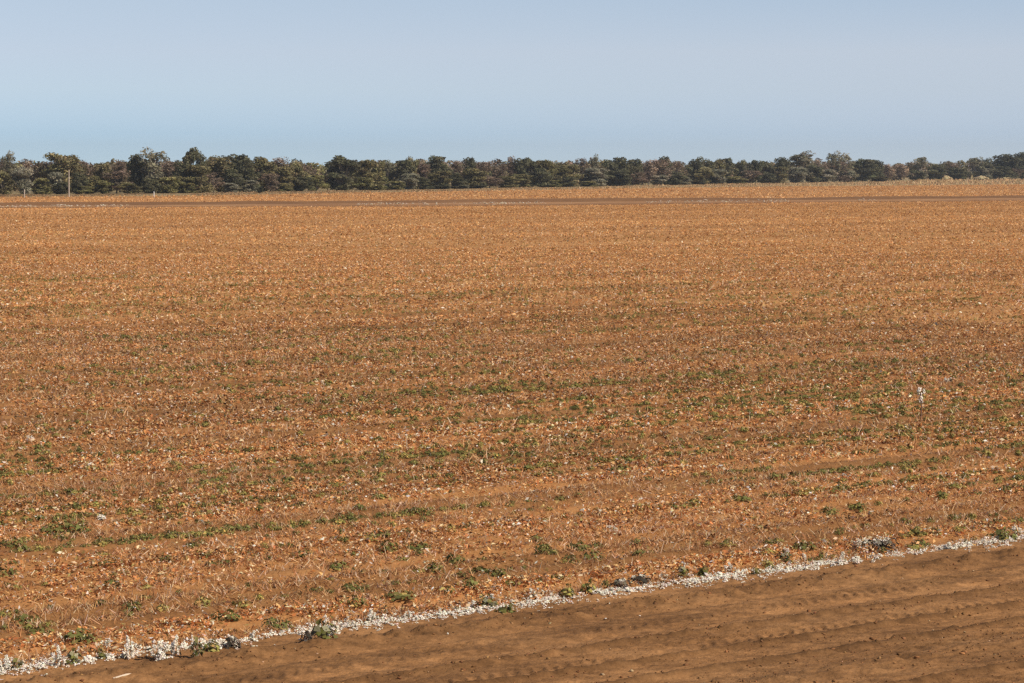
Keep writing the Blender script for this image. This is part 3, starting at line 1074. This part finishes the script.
def lobes_for(kind):
    """crown lobes for a tree 9 m tall and 5.5 m wide"""
    Ls = []
    if kind == 'gum':
        for k in range(26):
            a, z = random.random() * 6.28, random.choice((random.uniform(1.0, 4.0), random.uniform(4.5, 8.3), random.uniform(4.5, 8.3)))
            rr = random.uniform(0.1, 1.7) * (0.55 + 0.45 * min(1, z / 5.5)) * (1.0 if z < 7.6 else 0.7)
            Ls.append((rr * math.cos(a), rr * math.sin(a), z, random.uniform(0.6, 1.0), random.uniform(0.9, 1.3)))
    elif kind == 'dry':
        for k in range(22):
            a, z = random.random() * 6.28, random.uniform(1.2, 8.2)
            rr = random.uniform(0.2, 1.9) * (1 - 0.45 * abs(z - 5) / 4)
            Ls.append((rr * math.cos(a), rr * math.sin(a), z, random.uniform(0.6, 1.05), random.uniform(0.9, 1.4)))
    elif kind in ('dark', 'olive', 'grey'):
        low = {'dark': 0.7, 'olive': 0.7, 'grey': 0.5}[kind]
        for k in range(32):
            a, z = random.random() * 6.28, random.uniform(low, 8.1)
            rr = random.uniform(0.5, 2.05) * math.sqrt(max(0.12, 1 - ((z - 4.6) / 4.4) ** 2))
            Ls.append((rr * math.cos(a), rr * math.sin(a), z, random.uniform(0.6, 1.15), random.uniform(0.9, 1.35)))
    else:
        for k in range(16):
            a, z = random.random() * 6.28, random.uniform(0.6, 7.6)
            rr = random.uniform(0.3, 2.0) * math.sqrt(max(0.1, 1 - (z / 9.0) ** 2))
            Ls.append((rr * math.cos(a), rr * math.sin(a), z, random.uniform(0.8, 1.3), random.uniform(0.9, 1.4)))
    for k in range(9):                                   # sprays that break the outline
        a, z = random.random() * 6.28, random.uniform(4.0, 8.3)
        rr = random.uniform(0.2, 2.4) * math.sqrt(max(0.1, 1 - ((z - 4.4) / 5.0) ** 2))
        Ls.append((rr * math.cos(a), rr * math.sin(a), z, random.uniform(0.3, 0.55), random.uniform(0.7, 1.5)))
    return Ls


def crown_geo(lobes, pal, per, leaf, holes):
    vs, cs = [], []
    for (x, y, z, r, fl) in lobes:
        n = int(per * (r ** 2))
        d = rand_dirs(n)
        rad = r * (0.55 + 0.5 * rng.random((n, 1)))
        c = np.array((x, y, z)) + d * rad * np.array((1, 1, fl))
        keep = vnoise(c[:, 0] * 1.7 + c[:, 2] * 1.1, c[:, 1] * 1.7 - c[:, 2] * 0.9, 7) > holes
        c, d = c[keep], d[keep]
        c = c[c[:, 2] > 0.1] if False else c
        n = len(c)
        o = unit(d + rng.normal(size=(n, 3)) * 0.7)
        a = unit(np.cross(o, rand_dirs(n)))
        b = unit(np.cross(o, a))
        L = leaf * rng.lognormal(0, 0.35, n)
        vs.append(flakes(c, a, b, L, L * 0.8, rng.normal(size=n) * 0.25))
        base = pick(pal, 1, 0.25)
        cs.append(np.clip(0.45 * pick(pal, n, 0.15) + 0.55 * base, 0.01, 0.6))
    return np.concatenate(vs), np.concatenate(cs)


def trunk_geo(lobes, r0, fork):
    parts = []
    parts.append(tube([(0, 0, -0.3), (0.1, 0.05, fork * 0.5), (0.02, 0.1, fork), (0.15, 0.0, fork + 1.6), (0.1, 0.1, 6.6)], [r0, r0 * 0.85, r0 * 0.75, r0 * 0.5, r0 * 0.2], 7))
    for (x, y, z, r, fl) in lobes:
        z0 = min(fork * random.uniform(0.7, 1.4), z - 0.3)
        m = (x * 0.45, y * 0.45, z0 + (z - z0) * 0.6)
        parts.append(tube([(0.05, 0.05, z0), m, (x, y, z + r * fl * 0.4)], [r0 * 0.45, r0 * 0.3, r0 * 0.1], 5))
    return join(parts)


PALS = {k: [((c[0] * 1.42, c[1] * 1.38, c[2] * 1.36), w) for c, w in v] for k, v in PALS.items()}
TP = {}
for kd, nvar, per, leaf, holes, r0, fork in (('gum', 5, 210, 0.13, 0.34, 0.22, 2.6), ('dark', 4, 230, 0.15, 0.14, 0.20, 1.6), ('olive', 4, 230, 0.15, 0.16, 0.18, 1.4),
                                             ('dry', 4, 190, 0.12, 0.26, 0.18, 1.6), ('grey', 3, 230, 0.15, 0.16, 0.16, 1.0), ('bush', 3, 220, 0.17, 0.12, 0.14, 0.6)):
    TP[kd] = []
    for q in range(nvar):
        lb = lobes_for(kd)
        v, c = crown_geo(lb, PALS[kd], per, leaf, holes)
        # bring every prototype to exactly 9 m by 5.5 m
        zt = np.percentile(v[:, 2], 99.9)
        wx = np.percentile(np.abs(v[:, :2]), 99)
        sc3 = np.array((2.75 / wx, 2.75 / wx, 9.0 / zt))
        lb = [(x * sc3[0], y * sc3[1], z * sc3[2], r, fl) for x, y, z, r, fl in lb]
        tv, tf = trunk_geo(lb, r0, fork)
        TP[kd].append((proto_mesh("crown", v * sc3, quads(len(c)), m_crown, c),
                       proto_mesh("trunk", tv, tf, m_pale_bark if kd == 'gum' else m_bark, None)))

NAMES = {'gum': 'gum_tree', 'dark': 'dense_tree', 'olive': 'olive_green_tree', 'dry': 'sparse_tree', 'grey': 'grey_green_tree', 'bush': 'shrub'}
# px, top py, width px, depth behind the front of the wood (m), kind, label
T = [
    (1, 159, 16, 30, 'dry', "brownish crown at the far left end of the tree line"),
    (10, 151, 13, 22, 'gum', "slender open gum poking above the others at far left, sky showing through"),
    (4, 170, 18, 3, 'olive', "low olive tree in front at the far left end"),
    (24, 167, 19, 2, 'grey', "pale grey-green tree in front, between far left end and the pale pole"),
    (29, 159, 20, 22, 'dry', "reddish-brown thin crown right of the slender far left gum"),
    (41, 178, 17, 2, 'bush', "olive shrub in front between grey-green tree and the pale pole"),
    (50, 161, 18, 20, 'dry', "purplish-brown crown touching left side of dome behind the pole"),
    (64, 153, 32, 14, 'olive', "broad olive-brown dome rising straight behind the pale pole"),
    (57, 172, 15, 3, 'grey', "grey-green shrubby tree just left of the pale pole"),
    (63, 182, 14, 1, 'dark', "dark low bush shape standing for the shade at left foot of pale pole"),  # dark foliage stands for the patch of shade at the pole's foot
    (85, 160, 20, 18, 'dry', "brown crown on the right shoulder of dome behind pole"),
    (79, 172, 14, 3, 'dark', "dark green tree in front just right of the pale pole"),
    (91, 176, 16, 4, 'olive', "olive tree in front, second to the right of pale pole"),
    (86, 186, 14, 1, 'bush', "small green shrub low in front right of the pale pole"),
    (104, 163, 18, 20, 'olive', "olive crown in the low skyline dip between pole dome and big gum"),
    (103, 180, 18, 2, 'bush', "green shrub in front below the low skyline dip"),
    (121, 160, 20, 24, 'dry', "dark brown crown left of the big pale-limbed gum"),
    (117, 170, 22, 5, 'dry', "rounded grey-brown twiggy tree in front left of the big pale-limbed gum"),
    (130, 182, 20, 2, 'olive', "low olive bush at the left foot of big pale-limbed gum"),
    (139, 154, 18, 10, 'dark', "dark dense tree leaning on left side of big pale-limbed gum"),
    (153, 148, 24, 6, 'gum', "big tall gum with pale limbs showing, tallest of the left half"),
    (150, 178, 16, 2, 'dark', "dark bush under the trunk of the big pale-limbed gum"),
    (171, 160, 20, 20, 'dry', "brown crown between big pale-limbed gum and the knobbed dark tree"),
    (168, 177, 18, 2, 'bush', "green shrub right of the big pale-limbed gum's foot"),
    (180, 176, 16, 3, 'olive', "olive shrubby tree in front of the knobbed dark tree's left side"),
    (182, 161, 20, 8, 'dark', "dark mid-height crown on left side of the knobbed dark tree"),
    (191, 148, 16, 9, 'dark', "tall dark tree with knobbed top, highest right of the big pale-limbed gum"),
    (202, 151, 11, 12, 'dark', "small dark knob of crown right beside the knobbed dark tree"),
    (200, 165, 22, 4, 'olive', "olive rounded tree in front of the knobbed dark tree"),
    (189, 183, 14, 1, 'bush', "low green shrub at the foot of the knobbed dark tree"),
    (219, 156, 26, 16, 'olive', "wide yellowish-olive crown right of the knobbed dark tree"),
    (236, 154, 26, 30, 'dark', "flat-topped dark crown behind the wide yellowish-olive crown"),
    (214, 172, 18, 4, 'dry', "purplish bare-twigged tree in front of the wide yellowish-olive crown"),
    (233, 169, 18, 4, 'dark', "nearly black dense tree right of the purplish bare-twigged tree"),
    (248, 158, 20, 8, 'dark', "upright dark olive tree right of the flat-topped dark crown"),
    (231, 183, 14, 1, 'grey', "low grey shrub under the nearly black dense tree"),
    (250, 180, 15, 2, 'grey', "low grey-green shrub under the upright dark olive tree"),
    (263, 157, 20, 12, 'olive', "domed olive tree with dark right edge left of the skyline gap group"),
    (281, 157, 20, 16, 'dry', "tall brownish crown midway between domed olive tree and the gap"),
    (271, 173, 18, 4, 'dry', "brown twiggy tree in front under the tall brownish crown"),
    (286, 166, 18, 6, 'olive', "olive tree in front right of the brown twiggy tree"),
    (283, 183, 16, 2, 'bush', "low green shrub in front below the tall brownish crown"),
    (298, 161, 18, 14, 'olive', "olive crown stepping down toward the skyline gap"),
    (309, 165, 18, 16, 'dry', "reddish-brown crown, last tall one left of the skyline gap"),
    (302, 177, 18, 3, 'dark', "dark shrubby tree in front left of the skyline gap"),
    (317, 175, 20, 4, 'bush', "yellow-green shrub under the left side of skyline gap"),
    (328, 171, 13, 10, 'dry', "pinkish-brown thin tree filling the bottom of the skyline gap"),
    (343, 156, 28, 6, 'dark', "large dark dome forming the right side of the skyline gap"),
    (340, 173, 20, 2, 'dark', "very dark low tree below the large dome right of the gap"),
    (364, 160, 20, 12, 'olive', "olive crown right against the large dome by the gap"),
    (377, 162, 16, 14, 'olive', "smaller pale olive crown, second to the right of large dome"),
    (361, 177, 20, 2, 'bush', "bright green shrub in front right of the large dome"),
    (378, 181, 17, 2, 'bush', "green shrub, second in front to the right of large dome"),
    (388, 160, 10, 16, 'gum', "thin wispy gum in the notch right of the pale olive crowns"),
    (404, 160, 20, 8, 'dark', "dark crown with stepped top right of the thin wispy gum"),
    (412, 157, 14, 16, 'olive', "pointed brown-olive crown behind the dark stepped crown"),
    (395, 181, 17, 2, 'bush', "low olive shrub in front below the thin wispy gum"),
    (408, 173, 20, 4, 'grey', "grey-green tree in front below the pointed brown-olive crown"),
    (424, 163, 20, 12, 'dry', "brown crown in the dip left of the dark rounded top"),
    (437, 156, 22, 12, 'dark', "dark rounded top, highest between the gap and the small square knob"),
    (424, 177, 18, 3, 'dark', "dark bush in front below the brown dip crown"),
    (440, 171, 20, 4, 'olive', "wide pale olive tree in front below the dark rounded top"),
    (443, 184, 14, 1, 'dark', "dark low bush at the foot of wide pale olive tree"),
    (458, 160, 16, 14, 'dry', "brown crown left of the small square knob"),
    (469, 157, 11, 14, 'dark', "small square dark knob of crown above the middle of the wood"),
    (457, 173, 18, 4, 'dark', "dark green tree in front left below the small square knob"),
    (474, 168, 20, 6, 'olive', "light olive tree in front right below the small square knob"),
    (463, 185, 16, 1, 'grey', "little grey bush in front below the small square knob"),
    (483, 161, 18, 14, 'dry', "dark brown crown right of the small square knob"),
    (499, 159, 20, 16, 'dry', "purplish-brown crown left of frame middle"),
    (511, 156, 12, 18, 'dry', "narrow purplish point above frame middle"),
    (490, 176, 20, 3, 'dry', "brown twiggy tree in front below the purplish-brown crown"),
    (480, 184, 15, 1, 'dark', "dark low bush in front left of frame middle"),
    (508, 176, 18, 3, 'olive', "olive tree in front exactly at frame middle"),
    (520, 158, 15, 14, 'dark', "dark crown just right of the narrow purplish point"),
    (530, 158, 14, 16, 'dark', "second dark crown right of the narrow purplish point"),
    (543, 160, 20, 10, 'olive', "olive dome falling away toward the shallow dip right of middle"),
    (541, 168, 18, 3, 'dark', "very dark upright tree in front under the olive dome right of middle"),
    (522, 174, 20, 3, 'olive', "olive tree in front left of the very dark upright one"),
    (560, 165, 20, 10, 'olive', "low olive crown in the shallow dip right of middle"),
    (571, 165, 16, 14, 'olive', "brownish-olive crown at right end of the shallow dip"),
    (567, 177, 18, 2, 'dark', "dark domed bush in front under the shallow dip"),
    (552, 180, 14, 2, 'bush', "small green shrub left of the dark domed bush"),
    (582, 158, 15, 14, 'dry', "pale pinkish-brown crown left of the flat-tufted gum"),
    (594, 154, 10, 14, 'gum', "thin gum with a flat tuft on top, standing proud right of middle"),
    (594, 168, 24, 6, 'grey', "wide grey-olive tree below the flat-tufted gum"),
    (590, 181, 16, 2, 'bush', "bright green low shrub below the flat-tufted gum"),
    (611, 160, 15, 12, 'dark', "left dark crown of the dark block right of flat-tufted gum"),
    (622, 157, 18, 12, 'dark', "highest dark crown in the dark block right of flat-tufted gum"),
    (634, 159, 15, 14, 'dark', "right dark crown of the dark block right of flat-tufted gum"),
    (618, 169, 24, 3, 'dark', "wide blackish tree in front of the dark block"),
    (638, 172, 18, 4, 'dry', "dark brown tree in front at right end of the dark block"),
    (648, 160, 18, 14, 'dry', "brown crown just right of the dark block"),
    (664, 156, 10, 14, 'dark', "tiny dark cap on the brown dome right of the dark block"),
    (658, 159, 20, 12, 'dry', "brown dome under a tiny dark cap"),
    (676, 161, 15, 14, 'dry', "brown crown falling to a notch right of the capped dome"),
    (659, 175, 15, 2, 'grey', "pale olive shrub in front of the brown dome"),
    (673, 171, 18, 4, 'dark', "blackish tree in front below the notch"),
    (684, 177, 12, 1, 'grey', "pale grey wispy shrub right of the blackish tree below notch"),
    (697, 157, 16, 12, 'dark', "dark crown with flat top right of the notch"),
    (709, 159, 12, 12, 'dark', "smaller dark crown beside the flat-topped one right of notch"),
    (701, 167, 20, 6, 'olive', "wide olive tree in front of the flat-topped dark crown"),
    (719, 159, 12, 14, 'olive', "small olive crown left of the round black head"),
    (727, 158, 11, 12, 'dark', "small round black head of a tree in the right half"),
    (718, 169, 18, 4, 'grey', "grey-green tree in front under the small round black head"),
    (735, 176, 20, 2, 'bush', "long green shrub in front right of the small round black head"),
    (741, 160, 11, 12, 'dark', "left one of two small dark humps right of black head"),
    (753, 160, 13, 12, 'dark', "right one of two small dark humps right of black head"),
    (748, 170, 20, 6, 'dry', "wide brown tree below the two small dark humps"),
    (765, 161, 15, 12, 'dark', "dark crown right of the two small dark humps"),
    (767, 172, 14, 3, 'dark', "dark upright bush in front right of the two small humps"),
    (781, 157, 12, 10, 'dark', "narrow dark head left of the broad lofty gum"),
    (776, 167, 18, 5, 'olive', "olive tree in front left of the broad lofty gum"),
    (802, 151, 24, 10, 'gum', "broad lofty gum with spreading top in the right half"),
    (796, 167, 18, 4, 'grey', "grey-green tree in front left below the broad lofty gum"),
    (812, 165, 18, 4, 'dark', "dark round tree in front right below the broad lofty gum"),
    (819, 158, 14, 14, 'dry', "brown crown between broad lofty gum and the forked tall pair"),
    (834, 151, 13, 10, 'gum', "left tall head of the forked pair in the right half"),
    (844, 153, 15, 12, 'gum', "right tall head of the forked pair in the right half"),
    (839, 161, 24, 8, 'dry', "wide brown tree below the forked tall pair"),
    (825, 169, 18, 3, 'grey', "pale domed grey tree in front left below the forked pair"),
    (848, 171, 13, 2, 'grey', "upright pale shrub in front below right head of forked pair"),
    (865, 159, 22, 6, 'dark', "very dark dense dome right of the forked tall pair"),
    (876, 160, 11, 8, 'dark', "dark knob on the right side of very dark dense dome"),
    (886, 164, 16, 12, 'dry', "low pale brown crown right of the very dark dense dome"),
    (899, 164, 16, 12, 'dry', "low dull brown crown left of the lone gum above straw grass"),
    (878, 176, 14, 2, 'olive', "small olive bush at right foot of the very dark dense dome"),
    (919, 157, 15, 8, 'gum', "lone dark open gum standing above the straw grass at right"),
    (917, 170, 15, 3, 'dark', "dark bush at the foot of the lone gum above straw grass"),
    (935, 164, 18, 10, 'dark', "low dark crown right of the lone gum above straw grass"),
    (950, 162, 16, 12, 'dry', "low brown crown left of the dark round bush by straw heaps"),
    (957, 168, 20, 2, 'dark', "dark round bush in front between the straw heaps"),
    (974, 157, 17, 8, 'gum', "left crown of the dark pair second from the right frame side"),
    (985, 158, 13, 10, 'dark', "right crown of the dark pair second from the right frame side"),
    (980, 168, 18, 3, 'grey', "greyish bush below the dark pair near the right frame side"),
    (1005, 154, 22, 8, 'dark', "big dark crown near the right frame side, highest there"),
    (998, 166, 17, 3, 'dark', "dark bush in front left below the big dark crown at right"),
    (1021, 152, 14, 8, 'dark', "dark crown cut by the right frame side"),
    (1014, 168, 18, 3, 'dry', "brownish bush in front at the right frame side"),
    # small single shrubs out on the grass
    (703, 181.5, 5, -12, 'dark', "tiny dark shrub alone on the grass below the flat-topped dark crown"),
    (260, 191.5, 6, -22, 'dark', "tiny dark shrub alone on the field edge at left"),
]


def front_dist(px):
    x, y = ground(px, interp(TREE_PX, px))
    return y


for (px, top, wpx, back, kd, lab) in T:
    d = front_dist(px) + 2 + back
    x = (px - W / 2) / F * d
    hh = height_at(px, top, d)
    if back < 0:
        hh = 1.4
    wm = wpx * d / F * 1.22
    r = empty(NAMES[kd] if back >= 0 else 'shrub', (x, d, 0))
    r.rotation_euler = (0, 0, random.random() * 6.28)
    r.scale = (wm / 5.5, wm / 5.5, hh / 9.0)
    cm, tm = random.choice(TP[kd])
    for nm, me in (("crown", cm), ("trunk", tm)):
        ob = bpy.data.objects.new(nm, me)
        COL.objects.link(ob)
        ob.parent = r
    small = hh < 5.0 or kd == 'bush'
    tag(r, lab, "shrub" if small else "tree", "trees and shrubs of the far tree line")

# the wood behind, which reads as one mass
lob = []
for k in range(1500):
    px = random.uniform(-240, 1190)
    d = front_dist(px) + random.uniform(26, 130)
    x = (px - W / 2) / F * d
    hm = height_at(px, random.uniform(160, 167) + 6 * math.exp(-((px - 323) / 8) ** 2), d)
    z = hm * random.choice((0.25, 0.5, 0.75, 0.85))
    rr = random.uniform(1.5, 2.6)
    lob.append((x, d, min(z, hm - rr * 0.7), rr, random.uniform(0.6, 0.9)))
for px in list(range(-250, -8, 9)) + list(range(1034, 1190, 9)):
    d = front_dist(px) + random.uniform(2, 16)
    hm = height_at(px, random.uniform(156, 166), d)
    x = (px - W / 2) / F * d
    for z in (0.2, 0.45, 0.7, 0.85):
        lob.append((x + random.uniform(-1.5, 1.5), d, hm * z, random.uniform(1.2, 2.0), 0.8))
mix = PALS['olive'] + PALS['dry'] + PALS['dark']
v, c = crown_geo(lob, mix, 34, 0.30, 0.12)
o = mesh_obj("woodland", v, quads(len(c)), m_crown, cols=c)
tag(o, "dense scrub wood stretching back behind the front trees", "woodland", kind='stuff')

# ------------------------------------------------------------------ poles and posts by the trees
m_pole = noise_mat("weathered_wood", [(0.3, (0.50, 0.42, 0.34)), (0.7, (0.50, 0.43, 0.36))], [(1.5, 1.0)])
m_white = noise_mat("white_paint", [(0.3, (0.72, 0.70, 0.66)), (0.7, (0.82, 0.80, 0.76))], [(3.0, 1.0)])
x, y = ground(69, 197)
r = empty("pole", (x, y, 0))
pv, pf = tube([(0, 0, -0.2), (0.02, 0, 2.5), (0.05, 0, height_at(69, 170.5, y))], [0.11, 0.10, 0.085], 10)
mesh_obj("shaft", pv, pf, m_pole, parent=r)
hp = height_at(69, 170.5, y)
cv, cf = tube([(0.05, 0, hp), (0.05, 0, hp + 0.07), (0.05, 0, hp + 0.12)], [0.10, 0.10, 0.02], 10)
mesh_obj("cap", cv, cf, m_pole, parent=r)
tag(r, "tall bare pale pole standing in front of the trees at left", "pole")


def post(px, base, top, rad, mat, lab):
    x, y = ground(px, base)
    h = height_at(px, top, y)
    v1, f1 = tube([(0, 0, -0.1), (0, 0, h * 0.92), (0, 0, h), (0, 0, h + 0.02)], [rad, rad, rad * 0.8, 0.01], 8)
    o = mesh_obj("post", v1, f1, mat)
    o.location = (x, y, 0)
    tag(o, lab, "post")


post(154, 197.2, 191.6, 0.08, m_white, "short white post below the big pale-limbed gum")
post(24.5, 197.6, 189.5, 0.09, m_pole, "thin grey post in front of the pale grey-green tree at far left")

# straw heaps on the verge at right
hv, hc = tuft_geo(500, 2.2, 2.2, 0.3, [((0.56, 0.42, 0.24), 3), ((0.66, 0.52, 0.32), 2), ((0.40, 0.29, 0.15), 1)])
heap_me = proto_mesh("straw_tussock", hv, quads(len(hc)), m_litter, hc)
for px, py, wpx, hpx, lab in ((946, 180.6, 13, 5, "straw coloured grass heap left of the dark round bush at right"),
                              (981, 180.2, 16, 4.5, "straw coloured grass heap right of the dark round bush at right"),
                              (1004, 179.6, 15, 3.5, "flat straw coloured grass heap below the big dark crown at right"),
                              (971, 180.4, 4, 7.5, "narrow tall straw tussock poking up between the straw heaps")):
    x, y = ground(px, py)
    ob = bpy.data.objects.new("straw_tussock", heap_me)
    COL.objects.link(ob)
    ob.location = (x, y, 0)
    ob.scale = (wpx * y / F / 4.4, wpx * y / F / 4.4, hpx * y / F / 2.1)
    tag(ob, lab, "grass tussock", "straw tussocks on the verge")

# ------------------------------------------------------------------ the air
bm_v = [(x, y, z) for z in (-1.5, 40) for x, y in ((-2500, -80), (2500, -80), (2500, 4200), (-2500, 4200))]
bm_f = [(0, 3, 2, 1), (4, 5, 6, 7), (0, 1, 5, 4), (1, 2, 6, 5), (2, 3, 7, 6), (3, 0, 4, 7)]
mh = bpy.data.materials.new("haze")
mh.use_nodes = True
ht = mh.node_tree
ht.nodes.clear()
pvn = ht.nodes.new("ShaderNodeVolumePrincipled")
pvn.inputs["Color"].default_value = (0.86, 0.92, 1.0, 1)
pvn.inputs["Density"].default_value = 0.0001
pvn.inputs["Anisotropy"].default_value = 0.2
ho = ht.nodes.new("ShaderNodeOutputMaterial")
ht.links.new(pvn.outputs[0], ho.inputs["Volume"])
hz = mesh_obj("haze", bm_v, bm_f, mh)
tag(hz, "faint blue haze lying over the far trees", "haze", kind='stuff')
